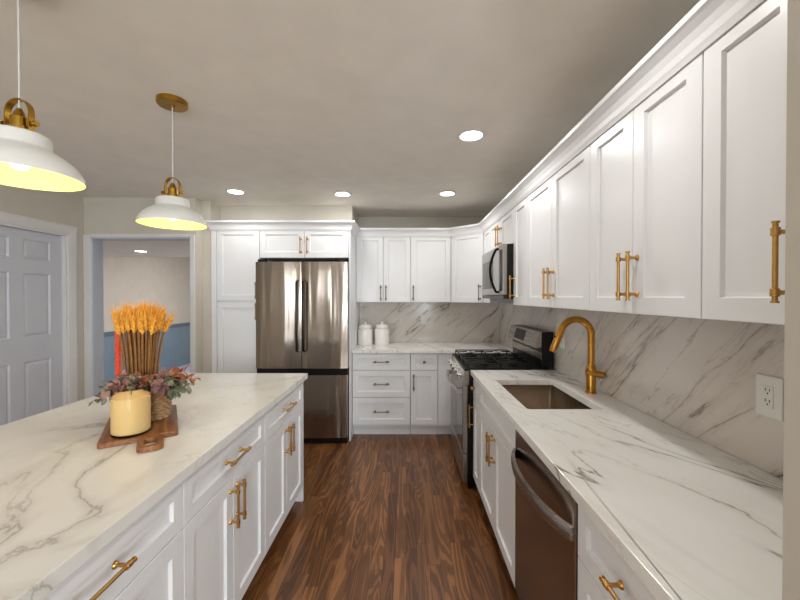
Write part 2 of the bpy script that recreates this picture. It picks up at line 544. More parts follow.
def add_handle(front, kind, x, z, metal):
    me = KNOB[metal] if kind == 'k' else PULL[metal]
    o = bpy.data.objects.new('knob' if kind == 'k' else 'handle', me); C.objects.link(o)
    o.parent = front; o.location = (x, 0, z)
    if kind == 'h': o.rotation_euler = (0, R(90), 0)
    o['label'] = 'brass %s' % ('knob' if kind == 'k' else 'bar handle')
    return o


G = 0.002


def cabinet(name, label, cat, loc, rotz, wd, z0, z1, depth, fronts, kick=False, group=None, metal='brass', floor_to=None):
    """origin: left end of the door face at floor level. fronts: (part, x0, z0, x1, z1, handle or None)"""
    t = thing(name, label, cat, (loc[0], loc[1], z0), rotz, group)
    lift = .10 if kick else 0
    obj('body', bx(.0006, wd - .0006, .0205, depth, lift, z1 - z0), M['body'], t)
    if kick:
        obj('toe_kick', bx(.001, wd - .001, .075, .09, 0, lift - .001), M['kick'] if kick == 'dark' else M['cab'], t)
    for part, a, b0, c2, d2, hd in fronts:
        fw, fh = c2 - a - 2 * G, d2 - b0 - 2 * G
        f = obj(part, shaker(fw, fh), M['cab'], t, (a + G, 0, b0 + G - z0))
        if hd: add_handle(f, hd[0], hd[1] - a - G, hd[2] - b0 - G, metal)
    return t


UB, UT = 1.405, 2.157       # wall cabinets
UF = 0.81                   # right run door face (x)
UBF = 4.105                 # back run door face (y)
PI2 = -pi / 2
HZ = UB + .135
RD = WX - .012 - UF - .002  # depth of right wall cabinets
BD = WY - .012 - UBF - .002


def right_upper(y_far, wd, fronts, label, z0=UB, group='white wall cabinets along the right wall'):
    return cabinet('wall_cabinet', label, 'cabinet', (UF, y_far), PI2, wd, z0, UT, RD, fronts, group=group)


RN = 2.755                  # near side of the range
q = .305
right_upper(RN + .76 + .302, .302, [('door', 0, UB, .302, UT, None)],
            'narrow white wall cabinet squeezed between corner cabinet and microwave')
right_upper(RN + .76, .76, [('door', 0, 1.873, .38, UT, ('v', .345, 1.985)), ('door', .38, 1.873, .76, UT, ('v', .415, 1.985))],
            'short white two-door cabinet directly above the microwave', z0=1.873)
right_upper(RN, .305, [('door', 0, UB, .305, UT, ('v', .03, HZ))],
            'narrow white single-door wall cabinet just right of the microwave')
right_upper(RN - .305, .838, [('door', 0, UB, .419, UT, ('v', .389, HZ)), ('door', .419, UB, .838, UT, ('v', .449, HZ))],
            'wide white two-door wall cabinet above the sink and gold faucet')
right_upper(RN - 1.143, .61, [('door', 0, UB, .305, UT, ('v', .277, HZ)), ('door', .305, UB, .61, UT, ('v', .333, HZ))],
            'white two-door wall cabinet second from the right end, over the worktop')
right_upper(RN - 1.753, .265, [('door', 0, UB, .265, UT, ('v', .234, HZ))],
            'white wall cabinet at the right end, nearest, above the duplex outlet')

cabinet('wall_cabinet', 'white two-door wall cabinet above the white canisters, beside the refrigerator', 'cabinet', (-.561, UBF), 0, .613, UB, UT, BD,
        [('door', 0, UB, .3065, UT, ('v', .277, HZ - .03)), ('door', .3065, UB, .613, UT, ('v', .336, HZ - .03))], metal='nickel', group='white wall cabinets on the back wall')
cabinet('wall_cabinet', 'white single-door wall cabinet on back wall above the switch plate', 'cabinet', (.052, UBF), 0, .452, UB, UT, BD,
        [('door', 0, UB, .452, UT, ('v', .03, HZ - .03))], metal='nickel', group='white wall cabinets on the back wall')
# diagonal corner cabinet
CX0, CY1 = .506, 3.817
t = thing('corner_cabinet', 'white diagonal corner wall cabinet left of the microwave', 'cabinet', (CX0, UBF, UB), 0)
e = .017
obj('body', prism(B(), [(0 + .001, .002 + e), (UF - CX0 + e * .2 - .003 , CY1 - UBF + e), (UF - CX0 + .01, CY1 - UBF + .001), (WX - .014 - CX0, CY1 - UBF + .001), (WX - .014 - CX0, BD), (.001, BD)], 0, UT - UB), M['body'], t)
dl = math.hypot(UF - CX0, CY1 - UBF)
ang = math.atan2(CY1 - UBF, UF - CX0)
f = obj('door', shaker(dl - .012, UT - UB - 2 * G), M['cab'], t, (.006 * cos(ang), .006 * sin(ang), G), (0, 0, ang))
add_handle(f, 'v', dl - .045, HZ - .03 - UB, 'nickel')

# ---- pantry, fridge surround
PF = 3.70
cabinet('pantry_cabinet', 'tall white two-door pantry cabinet left of the refrigerator', 'cabinet', (-1.918, PF), 0, .436, 0, UT, WY - PF - .004,
        [('door', 0, 1.425, .436, UT, ('v', .405, 1.53)), ('door', 0, .11, .436, 1.415, ('v', .405, 1.32))], kick='white', metal='nickel')
o = obj('filler_panel', bx(-1.974, -1.921, PF, PF + .1, 0, UT), M['cab'], bevel=.002)
tag(o, 'narrow white filler strip between the wall end and the tall pantry', 'panel')
cabinet('wall_cabinet', 'short wide white two-door cabinet above the steel refrigerator', 'cabinet', (-1.480, PF), 0, .900, 1.862, UT, WY - PF - .004,
        [('door', 0, 1.862, .45, UT, ('v', .416, 1.985)), ('door', .45, 1.862, .900, UT, ('v', .484, 1.985))], metal='brass')
o = obj('side_panel', bx(-.578, -.563, PF, WY - .003, 0, UT), M['cab'])
tag(o, 'tall white side panel between refrigerator and back worktop', 'panel')

# ---- crown mouldings
prof = [(0, UT - .022), (.004, UT - .022), (.008, UT - .012), (.012, UT - .004), (.016, UT + .014), (.026, UT + .034), (.042, UT + .05), (.05, UT + .056), (.05, UT + .074), (.0, UT + .074)]
struct('trim_crown_pantry', sweep(B(), [(-1.976, 3.86), (-1.976, PF - .002), (-.561, PF - .002), (-.561, UBF - .055)], prof), M['cab'])
struct('trim_crown_uppers', sweep(B(), [(-.559, UBF - .002), (CX0, UBF - .002), (UF - .002, CY1), (UF - .002, RN - 2.06)], prof), M['cab'])
b = B(); box(b, -1.974, -.564, PF + .02, PF + .2, UT + .001, UT + .07)
struct('trim_crown_backing', b, M['body'])

# ---- backsplashes
o = obj('backsplash', bx(-.561, WX - .014, WY - .012, WY - .0008, .916, UB - .001), M['marble_back']); tag(o, 'beige marble backsplash slab on the back wall behind the canisters', 'backsplash')
o = obj('backsplash', bx(WX - .012, WX - .0008, .502, WY - .002, .916, UB - .001), M['marble_side']); tag(o, 'long beige marble backsplash slab on the right wall behind the faucet', 'backsplash')

# ------------------------------------------------------------------ base cabinets
CT, CTH = .915, .036
BT = CT - CTH - .002
BF = 3.812                 # back base face (y)
RF = .508                  # right base face (x)
DZ = .700                  # drawer / door split
bd = WY - BF - .004
cabinet('drawer_cabinet', 'white three-drawer base cabinet under the canisters', 'cabinet', (-.561, BF), 0, .606, 0, BT, bd,
        [('drawer', 0, .70, .606, BT - .005, ('h', .303, .787)), ('drawer', 0, .415, .606, .695, ('h', .303, .555)), ('drawer', 0, .125, .606, .41, ('h', .303, .268))], kick='white', metal='nickel')
cabinet('base_cabinet', 'narrow white base cabinet with knob drawer left of the range', 'cabinet', (.047, BF), 0, .286, 0, BT, bd,
        [('drawer', 0, .70, .286, BT - .005, ('k', .143, .787)), ('door', 0, .125, .286, .695, ('v', .034, .575))], kick='white', metal='nickel')
t = thing('corner_base_cabinet', 'plain white blind corner base cabinet beside the range', 'cabinet', (.335, BF, 0))
b = B(); box(b, 0, .79, .02, bd, .10, BT); box(b, .19, .79, -.29, .02, .10, BT)
obj('body', b, M['body'], t)
obj('filler_panel', bx(.002, .172, 0, .0195, .125, BT - .005), M['cab'], t)
obj('toe_kick', bx(0, .20, .075, .09, 0, .099), M['cab'], t)

ISL = .61
rb = WX - RF - .016
cabinet('base_cabinet', 'narrow white base cabinet between the range and the sink cabinet', 'cabinet', (RF, RN - .002), PI2, .227, 0, BT, rb,
        [('drawer', 0, DZ, .227, BT - .005, ('k', .06, .79)), ('door', 0, .105, .227, DZ, ('v', .03, .575))], kick='dark')
# sink cabinet: open box so that the basin hangs inside
t = thing('sink_cabinet', 'wide white two-door base cabinet under the sink', 'cabinet', (RF, RN - .229, 0), PI2)
b = B(); W_ = .84
box(b, .001, .018, .0205, rb, .10, BT); box(b, W_ - .018, W_ - .001, .0205, rb, .10, BT); box(b, .018, W_ - .018, .0205, rb, .10, .118); box(b, .018, W_ - .018, rb - .012, rb, .118, BT)
box(b, .018, W_ - .018, .0205, .04, .118, .14); box(b, .018, W_ - .018, .0205, .04, DZ - .03, BT)
obj('body', b, M['body'], t)
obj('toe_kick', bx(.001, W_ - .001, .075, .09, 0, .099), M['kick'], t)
for part, a, c0, e1, d1, hd in (('false_front', 0, DZ, W_, BT - .005, None), ('door', 0, .105, W_ / 2, DZ, ('v', W_ / 2 - .03, .585)), ('door', W_ / 2, .105, W_, DZ, ('v', W_ / 2 + .03, .585))):
    f = obj(part, shaker(e1 - a - 2 * G, d1 - c0 - 2 * G), M['cab'], t, (a + G, 0, c0 + G))
    if hd: add_handle(f, 'v', hd[1] - a, hd[2] - c0, 'brass')
cabinet('drawer_cabinet', 'white drawer base cabinet at the near right end of the worktop', 'cabinet', (RF, 1.076), PI2, .57, 0, BT, rb,
        [('drawer', 0, .70, .57, BT - .005, ('h', .285, .787)), ('drawer', 0, .40, .57, .70, ('h', .285, .55)), ('drawer', 0, .105, .57, .40, ('h', .285, .25))], kick='dark')

# ---- dishwasher
DW0, DW1 = 1.684, 1.080
t = thing('dishwasher', 'stainless dishwasher with bowed bar handle under the right worktop', 'dishwasher', (RF, DW0, 0), PI2)
dw = DW0 - DW1
obj('body', bx(.003, dw - .003, .03, rb, .10, BT - .01), M['black'], t)
obj('door', bx(.004, dw - .004, -.004, .029, .115, .858), M['dwsteel'], t, bevel=.004)
obj('control_strip', bx(.004, dw - .004, .002, .029, .860, BT - .004), M['black'], t)
b = B(); pts = []
N_ = 20
def dwh(bm):
    rings = []
    for i in range(N_ + 1):
        u = i / N_; x = .012 + (dw - .024) * u
        y = -.006 - .058 * (1 - (2 * u - 1) ** 2) ** 0.75
        hh = .021
        z = .752
        rings.append([bm.verts.new(p) for p in ((x, y - .006, z - hh), (x, y - .010, z), (x, y - .006, z + hh), (x, y + .008, z + hh), (x, y + .008, z - hh))])
    for a, c3 in zip(rings, rings[1:]):
        for i in range(5):
            j = (i + 1) % 5; bm.faces.new((a[i], a[j], c3[j], c3[i]))
    bm.faces.new(rings[0]); bm.faces.new(rings[-1]); return bm
obj('handle', dwh(b), M['steel2'], t, smooth='auto')
obj('toe_kick', bx(.004, dw - .004, .07, .085, 0, .112), M['black'], t)

# ------------------------------------------------------------------ worktops
XE = .487
def slab_hole(x0, x1, y0, y1, hx0, hx1, hy0, hy1, z0, z1, r=.018):
    bm = B()
    def rr(a, b, c, d, rad, k=5):
        P = []
        for (cx, cy, s) in ((b - rad, d - rad, 0), (a + rad, d - rad, 1), (a + rad, c + rad, 2), (b - rad, c + rad, 3)):
            for i in range(k + 1):
                th = (s + i / k) * pi / 2; P.append((cx + rad * cos(th), cy + rad * sin(th)))
        return P
    inn = rr(hx0, hx1, hy0, hy1, r); out = rr(x0, x1, y0, y1, .0005)
    for z in (z0, z1):
        pass
    V = {}
    for nm, P in (('i', inn), ('o', out)):
        for z in (z0, z1): V[nm, z] = [bm.verts.new((x, y, z)) for x, y in P]
    k = len(inn)
    for i in range(k):
        j = (i + 1) % k
        bm.faces.new((V['o', z1][i], V['o', z1][j], V['i', z1][j], V['i', z1][i]))
        bm.faces.new((V['o', z0][i], V['o', z0][j], V['i', z0][j], V['i', z0][i]))
        bm.faces.new((V['o', z0][i], V['o', z0][j], V['o', z1][j], V['o', z1][i]))
        bm.faces.new((V['i', z0][i], V['i', z0][j], V['i', z1][j], V['i', z1][i]))
    return bm


SX0, SX1, SY0, SY1 = .597, .975, 1.79, 2.43
WB = WX - .0125
o = obj('countertop', slab_hole(XE, WB, .502, RN - .003, SX0, SX1, SY0, SY1, CT - CTH, CT), M['marble_right'], bevel=.002)
tag(o, 'long white veined stone worktop with sink cutout along the right wall', 'worktop')
o = obj('countertop', prism(B(), [(-.562, 3.785), (XE, 3.785), (XE, RN + .764), (WB, RN + .764), (WB, WY - .0125), (-.562, WY - .0125)], CT - CTH, CT), M['marble_right'], bevel=.002)
tag(o, 'white stone corner worktop under the canisters and beyond the range', 'worktop')

# ---- sink
t = thing('sink', 'undermount stainless single-bowl sink set in the right worktop', 'sink', ((SX0 + SX1) / 2, (SY0 + SY1) / 2, CT - CTH))
hx, hy, dp = (SX1 - SX0) / 2 + .004, (SY1 - SY0) / 2 + .004, .22
b = B()
def rloop(bm, ax, ay, z, rad, k=4):
    P = []
    for (cx, cy, s) in ((ax - rad, ay - rad, 0), (-ax + rad, ay - rad, 1), (-ax + rad, -ay + rad, 2), (ax - rad, -ay + rad, 3)):
        for i in range(k + 1):
            th = (s + i / k) * pi / 2; P.append(bm.verts.new((cx + rad * cos(th), cy + rad * sin(th), z)))
    return P
L = [rloop(b, hx + .02, hy + .02, -.001, .02), rloop(b, hx, hy, -.001, .02), rloop(b, hx - .002, hy - .002, -dp + .015, .02), rloop(b, hx - .015, hy - .015, -dp, .02)]
L2 = [rloop(b, hx + .02, hy + .02, -.004, .02), rloop(b, hx + .003, hy + .003, -.004, .02), rloop(b, hx + .002, hy + .002, -dp - .004, .02)]
for seq in (L, L2):
    for a, c3 in zip(seq, seq[1:]):
        for i in range(len(a)):
            j = (i + 1) % len(a); b.faces.new((a[i], a[j], c3[j], c3[i]))
for i in range(len(L[0])):
    j = (i + 1) % len(L[0]); b.faces.new((L[0][i], L[0][j], L2[0][j], L2[0][i]))
b.faces.new(L[-1]); b.faces.new(L2[-1])
obj('basin', b, M['sinksteel'], t)
obj('drain', lathe(B(), [(.0, -dp + .001), (.03, -dp + .002), (.042, -dp + .004), (.045, -dp + .0005)], 24, cap=False), M['chrome'], t)

# ---- faucet
FX, FY = 1.066, 2.10
t = thing('faucet', 'brushed gold gooseneck pull-down faucet behind the sink', 'faucet', (FX, FY, CT))
obj('base', lathe(B(), [(0, 0), (.031, 0), (.031, .006), (.026, .010), (.0255, .15), (.022, .156), (.021, .165), (0, .165)], 28, cap=False), M['gold'], t, smooth='auto')
RA = .088; HC = .334
P = [(0, 0, .16), (0, 0, .25), (0, 0, HC)]
for i in range(1, 19):
    th = pi * .90 * i / 18
    P.append((-RA + RA * cos(th), 0, HC + RA * sin(th)))
obj('spout', tube(B(), P, .0192, 20), M['gold'], t, smooth='auto')
pe = Vector(P[-1]); dr = (Vector(P[-1]) - Vector(P[-2])).normalized()
hd = obj('spray_head', tube(B(), [pe + dr * s for s in (-.002, .002, .006, .07, .128, .136)], [.0175, .0195, .0205, .0205, .0195, .016], 20), M['gold'], t, smooth='auto')
nb = dr.cross(Vector((0, 1, 0)))
obj('spray_button', tube(B(), [pe + dr * .05 + nb * -.018, pe + dr * .05 + nb * -.024], [.008, .007], 12), M['slot'], hd)
obj('handle', tube(B(), [(-.03, -.002, .118), (-.03, -.002, .118), (-.018, -.004, .117), (.03, -.02, .110), (.058, -.03, .105), (.062, -.032, .104)], [.010, .017, .0195, .0195, .0195, .012], 18), M['gold'], t, smooth='auto')
obj('handle_ring', tube(B(), [(0, 0, .134), (0, 0, .142)], [.0275, .0275], 28), M['gold'], t, smooth='auto')

# ------------------------------------------------------------------ island
IX = -.711            # worktop edge facing the aisle
IFX = -.738           # door face
IY1, IY0 = 2.635, .44
IXL = -1.737
o = obj('countertop', bx(IXL, IX, IY0, IY1, CT - .038, CT), M['marble_island'], bevel=.002)
tag(o, 'large white veined stone worktop on the island', 'worktop')
IB = CT - .041
cw = .6985
seams = [2.602 - cw * i for i in range(4)]
lab = ['white island cabinet at the far end, nearest the refrigerator', 'white island cabinet in the middle, beside the cutting board', 'white island cabinet at the near end, in the bottom left corner']
for i in range(3):
    y0 = seams[i + 1]
    cabinet('island_cabinet', lab[i], 'cabinet', (IFX, y0), pi / 2, cw, 0, IB, .60,
            [('drawer', 0, DZ, cw, IB - .006, ('h', cw / 2, .787)), ('door', 0, .105, cw / 2, DZ, ('v', cw / 2 - .03, .585)), ('door', cw / 2, .105, cw, DZ, ('v', cw / 2 + .03, .585))],
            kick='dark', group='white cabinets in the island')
o = obj('end_panel', bx(-1.40, IFX - .001, 2.603, 2.626, 0, IB), M['cab'], bevel=.001); tag(o, 'white island end panel reaching the floor, facing the refrigerator', 'panel')
o = obj('end_panel', bx(-1.40, IFX - .001, .480, .503, 0, IB), M['cab'], bevel=.001); tag(o, 'white end panel at the near end of the island', 'panel')
o = obj('back_panel', bx(-1.365, -1.342, .505, 2.601, 0, IB), M['cab']); tag(o, 'white back panel of the island, on its door side', 'panel')

# ------------------------------------------------------------------ refrigerator
FRX, FRY, FRW = -1.499, 3.625, .919
t = thing('refrigerator', 'stainless steel french-door refrigerator between pantry and back worktop', 'refrigerator', (FRX, FRY, 0))
obj('body', bx(.022, FRW - .012, .076, .80, .03, 1.80), plain('dark_grey_cabinet', srgb(70, 70, 72), 0.45), t)
def curved_door(w_, h_, bow=.010, t_=.07):
    bm = B(); nx = 10
    fr = []
    for i in range(nx + 1):
        u = i / nx; x = w_ * u; y = -bow * (1 - (2 * u - 1) ** 2)
        e_ = .012 if i in (0, nx) else 0
        fr.append((x, y + e_ * .6))
    pts = fr + [(w_, t_), (0, t_)]
    prism(bm, pts, 0, h_); return bm
hw = FRW / 2
FZ = .735
for i in range(2):
    d_ = obj('door', curved_door(hw - .006, 1.815 - FZ - .02), M['steel'], t, (.004 + i * (hw + .001), 0, FZ + .02), smooth='auto')
    hx_ = hw - .036 if i == 0 else .030
    b = B(); HL = .70; z0 = .17
    tube(b, [(hx_, .004, z0), (hx_, -.05, z0 + .012), (hx_, -.056, z0 + .03), (hx_, -.058, z0 + HL / 2), (hx_, -.056, z0 + HL - .03), (hx_, -.05, z0 + HL - .012), (hx_, .004, z0 + HL)], [.011, .011, .0115, .0115, .0115, .011, .011], 12)
    obj('handle', b, M['blackmetal'], d_, smooth='auto', label='dark bar handle')
    b = bx(.02, .09, .01, .08, 1.815 - FZ - .02, 1.815 - FZ + .006) if i == 0 else bx(hw - .10, hw - .03, .01, .08, 1.815 - FZ - .02, 1.815 - FZ + .006)
    obj('hinge_cover', b, M['black'], d_)
obj('gap_strip', bx(.006, FRW - .008, .02, .074, .690, FZ + .019), M['black'], t)
obj('freezer_drawer', curved_door(FRW - .008, .688 - .062), M['steel'], t, (.004, 0, .062), smooth='auto')
obj('kick_grille', bx(.01, FRW - .01, .012, .074, .006, .058), M['black'], t)

# ------------------------------------------------------------------ range
t = thing('gas_range', 'stainless steel gas range with black cast iron grates', 'range', (.447, RN + .759, 0), PI2)
RW = .757
rd = WX - .447 - .030
obj('body', bx(.002, RW - .002, .022, rd, .03, .90), M['black'], t)
obj('cooktop', bx(0, RW, -.004, rd - .09, .902, .925), M['black'], t, bevel=.006)
for i in range(3):
    x0 = .02 + i * .241; x1 = x0 + .235; y0, y1 = .03, .52
    b = B(); r_ = .0055; zt = .957
    def bar(p, q_): 
        tube(b, [p, q_], r_, 6)
    for x in (x0, x1): bar((x, y0, zt), (x, y1, zt))
    for y in (y0, (y0 + y1) / 2, y1): bar((x0, y, zt), (x1, y, zt))
    xm = (x0 + x1) / 2
    for yc in (y0 + (y1 - y0) * .25, y0 + (y1 - y0) * .75):
        for a in range(4):
            th = a * pi / 2
            ex, ey = (x1 - x0) / 2 * cos(th), (y1 - y0) / 4 * sin(th)
            bar((xm + ex * .3, yc + ey * .3, zt + .003), (xm + ex, yc + ey, zt))
    for x in (x0, x1):
        for y in (y0, (y0 + y1) / 2, y1): tube(b, [(x, y, zt), (x, y, .924)], .006, 6)
    obj('grate', b, M['iron'], t)
for (x, y, r_) in ((.137, .15, .045), (.137, .40, .036), (.378, .275, .05), (.619, .15, .05), (.619, .40, .03)):
    bn = obj('burner', lathe(B(), [(0, .925), (r_ + .012, .925), (r_ + .01, .932), (r_, .936), (r_, .942), (r_ - .004, .946), (0, .946)], 24, x, y, cap=False), M['iron'], t, smooth='auto')
# slanted control panel with knobs
b = B()
prism(b, [(0, 0), (0, 0)], 0, 0) if False else None
pv = [(-.022, .80), (-.014, .80), (.03, .80), (.03, .905), (-.002, .905), (-.026, .815)]
va = [b.verts.new((0.001, y, z)) for y, z in pv]; vb = [b.verts.new((RW - .001, y, z)) for y, z in pv]
b.faces.new(va); b.faces.new(vb)
for i in range(len(pv)):
    j = (i + 1) % len(pv); b.faces.new((va[i], va[j], vb[j], vb[i]))
obj('control_panel', b, M['steel2'], t)
nd = Vector((0, -.09, -.024)).normalized()
nd = Vector((0, -.966, .258))
for i in range(5):
    c0 = Vector((.09 + i * .144, -.014, .858))
    k_ = obj('knob', tube(B(), [c0 - nd * .004, c0 + nd * .006, c0 + nd * .008, c0 + nd * .034, c0 + nd * .038], [.026, .026, .021, .019, .015], 20), M['chrome'], t, smooth='auto')
dd = obj('oven_door', bx(.004, RW - .004, -.016, .021, .275, .795), M['steel2'], t, bevel=.004)
obj('window', bx(.012, RW - .012, -.018, -.0155, .30, .70), M['ovenglass'], dd)
b = B(); HB = []
for i in range(15):
    u = i / 14; HB.append((.035 + (RW - .07) * u, -.048 - .028 * (1 - (2 * u - 1) ** 2), .750))
tube(b, HB, .0125, 12)
for u in (0.0, 1.0):
    x = .035 + (RW - .07) * u
    box(b, x - .022, x + .022, -.058, -.014, .732, .768)
obj('handle', b, M['chrome'], dd, smooth='auto')
obj('vent_strip', bx(RW - .03, RW - .008, -.0185, -.0155, .715, .785), M['slot'], dd)
obj('storage_drawer', bx(.004, RW - .004, -.016, .021, .055, .268), M['steel2'], t, bevel=.004)
obj('toe_kick', bx(.02, RW - .02, .03, .05, 0.0, .052), M['black'], t)
# backguard
b = B()
prof2 = [(rd - .082, .926), (rd - .002, .926), (rd - .002, 1.195), (rd - .082, 1.195), (rd - .108, 1.205 - .0), (rd - .135, 1.085), (rd - .098, 1.078)]
prof2 = [(rd - .086, .926), (rd - .002, .926), (rd - .002, 1.200), (rd - .088, 1.200), (rd - .092, 1.085)]
va = [b.verts.new((0.001, y, z)) for y, z in prof2]; vb = [b.verts.new((RW - .001, y, z)) for y, z in prof2]
b.faces.new(va); b.faces.new(vb)
for i in range(len(prof2)):
    j = (i + 1) % len(prof2); b.faces.new((va[i], va[j], vb[j], vb[i]))
bg = obj('backguard', b, M['black'], t)
b = B()
prof3 = [(rd - .091, 1.198), (rd - .108, 1.203), (rd - .142, 1.082), (rd - .130, 1.076), (rd - .093, 1.088)]
va = [b.verts.new((0.0, y, z)) for y, z in prof3]; vb = [b.verts.new((RW, y, z)) for y, z in prof3]
b.faces.new(va); b.faces.new(vb)
for i in range(len(prof3)):
    j = (i + 1) % len(prof3); b.faces.new((va[i], va[j], vb[j], vb[i]))
obj('fascia', b, M['steel2'], bg)
b = B()
def on_f(x, s, out):   # s: 0 top .. 1 bottom of the fascia
    y = rd - .108 - .034 * s; z = 1.203 - .121 * s
    return (x, y - .9627 * out, z + .2705 * out)
for (xa, xb, sa, sb) in ((.20, .47, .14, .84),):
    v8 = [b.verts.new(on_f(x, s, out)) for out in (-.002, .0015) for x, s in ((xa, sa), (xb, sa), (xb, sb), (xa, sb))]
    for f_ in ((0, 1, 2, 3), (4, 5, 6, 7), (0, 1, 5, 4), (1, 2, 6, 5), (2, 3, 7, 6), (3, 0, 4, 7)): b.faces.new([v8[i] for i in f_])
obj('display', b, M['display'], bg)
b = bx(.002, RW - .002, rd - .092, rd - .086, .99, 1.045)
obj('riser_strip', b, M['steel2'], bg)

# ------------------------------------------------------------------ microwave
MZ0, MZ1 = 1.452, 1.868
t = thing('microwave', 'over-the-range microwave with black side and dark loop handle', 'microwave', (.731, RN + .757, MZ0), PI2)
mh = MZ1 - MZ0; md = WX - .731 - .016
obj('body', bx(0, .754, .034, md, 0, mh), M['iron'], t, bevel=.003)
dr_ = obj('door', bx(0, .640, 0, .033, .03, mh), M['mirrorsteel'], t, bevel=.004)
obj('window', bx(.05, .44, -.002, .001, .085, mh - .09), M['ovenglass'], dr_)
b = B(); HP = [(.60, .001, mh / 2 + .015 - .172)]
for k in range(17):
    u = 2 * k / 16 - 1
    HP.append((.60, -.014 - .046 * (1 - u * u), mh / 2 + .015 + .168 * u))
HP.append((.60, .001, mh / 2 + .015 + .172))
tube(b, HP, .0105, 10)
obj('handle', b, M['black'], dr_, smooth='auto', label='black bowed handle')
cp = obj('control_panel', bx(.642, .754, 0, .033, .03, mh), M['steel2'], t, bevel=.004)
obj('keypad', bx(.66, .74, -.0015, .001, .06, mh - .04), M['display'], cp)
obj('vent_grille', bx(.0, .754, .004, .033, 0, .028), M['blackmetal'], t)

# ------------------------------------------------------------------ canisters
for i, (x, y) in enumerate(((-.474, 4.235), (-.279, 4.235))):
    t = thing('canister', ['white ceramic lidded canister beside the refrigerator panel, left of the pair', 'white ceramic lidded canister farther from refrigerator, right of the pair'][i], 'canister', (x, y, CT), 0, 'white canisters on the back worktop')
    obj('jar', lathe(B(), [(0, 0), (.080, 0), (.084, .004), (.085, .01), (.085, .165), (.082, .177), (.070, .182), (.068, .186), (0, .186)], 36, cap=False), M['ceramic'], t, smooth='auto')
    l_ = obj('lid', lathe(B(), [(.0, .187), (.071, .187), (.073, .190), (.073, .212), (.070, .222), (.055, .230), (.02, .235), (0, .236)], 36, cap=False), M['ceramic'], t, smooth='auto')
    obj('lid_knob', lathe(B(), [(0, .234), (.012, .234), (.012, .242), (.018, .248), (.018, .258), (.012, .264), (0, .265)], 20, cap=False), M['ceramic'], l_, smooth='auto')

# ------------------------------------------------------------------ outlets
def outlet(label, cat, loc, rotz, kind, name='wall_outlet', pw=.074, ph=.118, m='plate'):
    t = thing(name, label, cat, loc, rotz)
    obj('cover_plate', bx(-pw / 2, pw / 2, -.006, 0, -ph / 2, ph / 2), M[m], t, bevel=.003)
    if kind == 'switch':
        obj('rocker', bx(-.017, .017, -.009, -.0055, -.033, .033), M[m], t, bevel=.002)
    else:
        obj('insert', bx(-.017, .017, -.0085, -.0055, -.034, .034), M[m], t, bevel=.001)
        for s in (-1, 1):
            b = B(); zc = s * .017
            box(b, -.0075, -.0055, -.0092, -.008, zc + .001, zc + .010); box(b, .0055, .0075, -.0092, -.008, zc + .001, zc + .009)
            tube(b, [(0, -.008, zc - .006), (0, -.0092, zc - .006)], .0026, 8)
            obj('receptacle', b, M['slot'], t)
    return t


SF = WX - .012
outlet('white duplex outlet on marble at far right, above the near worktop', 'outlet', (SF, 1.135, 1.155), PI2, 'duplex', pw=.085, ph=.13)
outlet('white duplex outlet on marble between the range and the gold faucet', 'outlet', (SF, 2.64, 1.155), PI2, 'duplex', pw=.08, ph=.122)
outlet('white switch plate on the back marble, right of the canisters', 'switch', (.215, WY - .012, 1.19), 0, 'switch', name='switch_plate')
outlet('blue-painted outlet low on the wainscot beyond the doorway', 'outlet', (HX + .012, 7.4, .33), pi / 2, 'switch', name='wall_outlet', m='blue')

# ------------------------------------------------------------------ ceiling lights
def downlight(x, y, label, z=CEIL, power=DOWN):
    t = thing('recessed_light', label, 'light', (x, y, z), 0, 'recessed ceiling lights')
    obj('trim_ring', lathe(B(), [(.066, -.001), (.066, -.006), (.078, -.008), (.088, -.003), (.088, 0), (.066, 0)], 36, cap=False), M['trim'], t, smooth='auto')
    obj('lens', lathe(B(), [(0, -.004), (.0655, -.004), (.0655, -.001), (0, -.001)], 36, cap=False), M['downlens'], t)
    area('lamp', (0, 0, -.012), (0, 0, 0), .13, .13, power, (1.0, .985, .95), t, disk=True, spread=180)
    return t


downlight(.393, 2.206, 'large recessed ceiling light nearest the camera, above the aisle')
downlight(-1.574, 3.38, 'round recessed ceiling light above the pantry cabinet', CEIL, DOWN * .6)
downlight(-.60, 3.46, 'round recessed ceiling light in front of the refrigerator', CEIL, DOWN * .7)
downlight(.387, 3.44, 'round recessed ceiling light near the corner cabinet')
downlight(.393, 1.10, 'recessed ceiling light over the near end of the right worktop, above the view', CEIL, DOWN * .75)
for x, y in ((-2.3, -1.2), (-.9, -2.2)):  # unseen lamps added behind the camera as extra fill
    downlight(x, y, 'recessed ceiling light in the room area behind the viewpoint', CEIL, DOWN * .5)
downlight(-3.55, 4.89, 'small recessed light on the low ceiling beyond the doorway', 2.08, 4.5)
downlight(-3.0, 6.6, 'recessed light on the high ceiling deep beyond the doorway', CEIL, 24.0)  # extra lamp put in to brighten the hall wall past the low ceiling

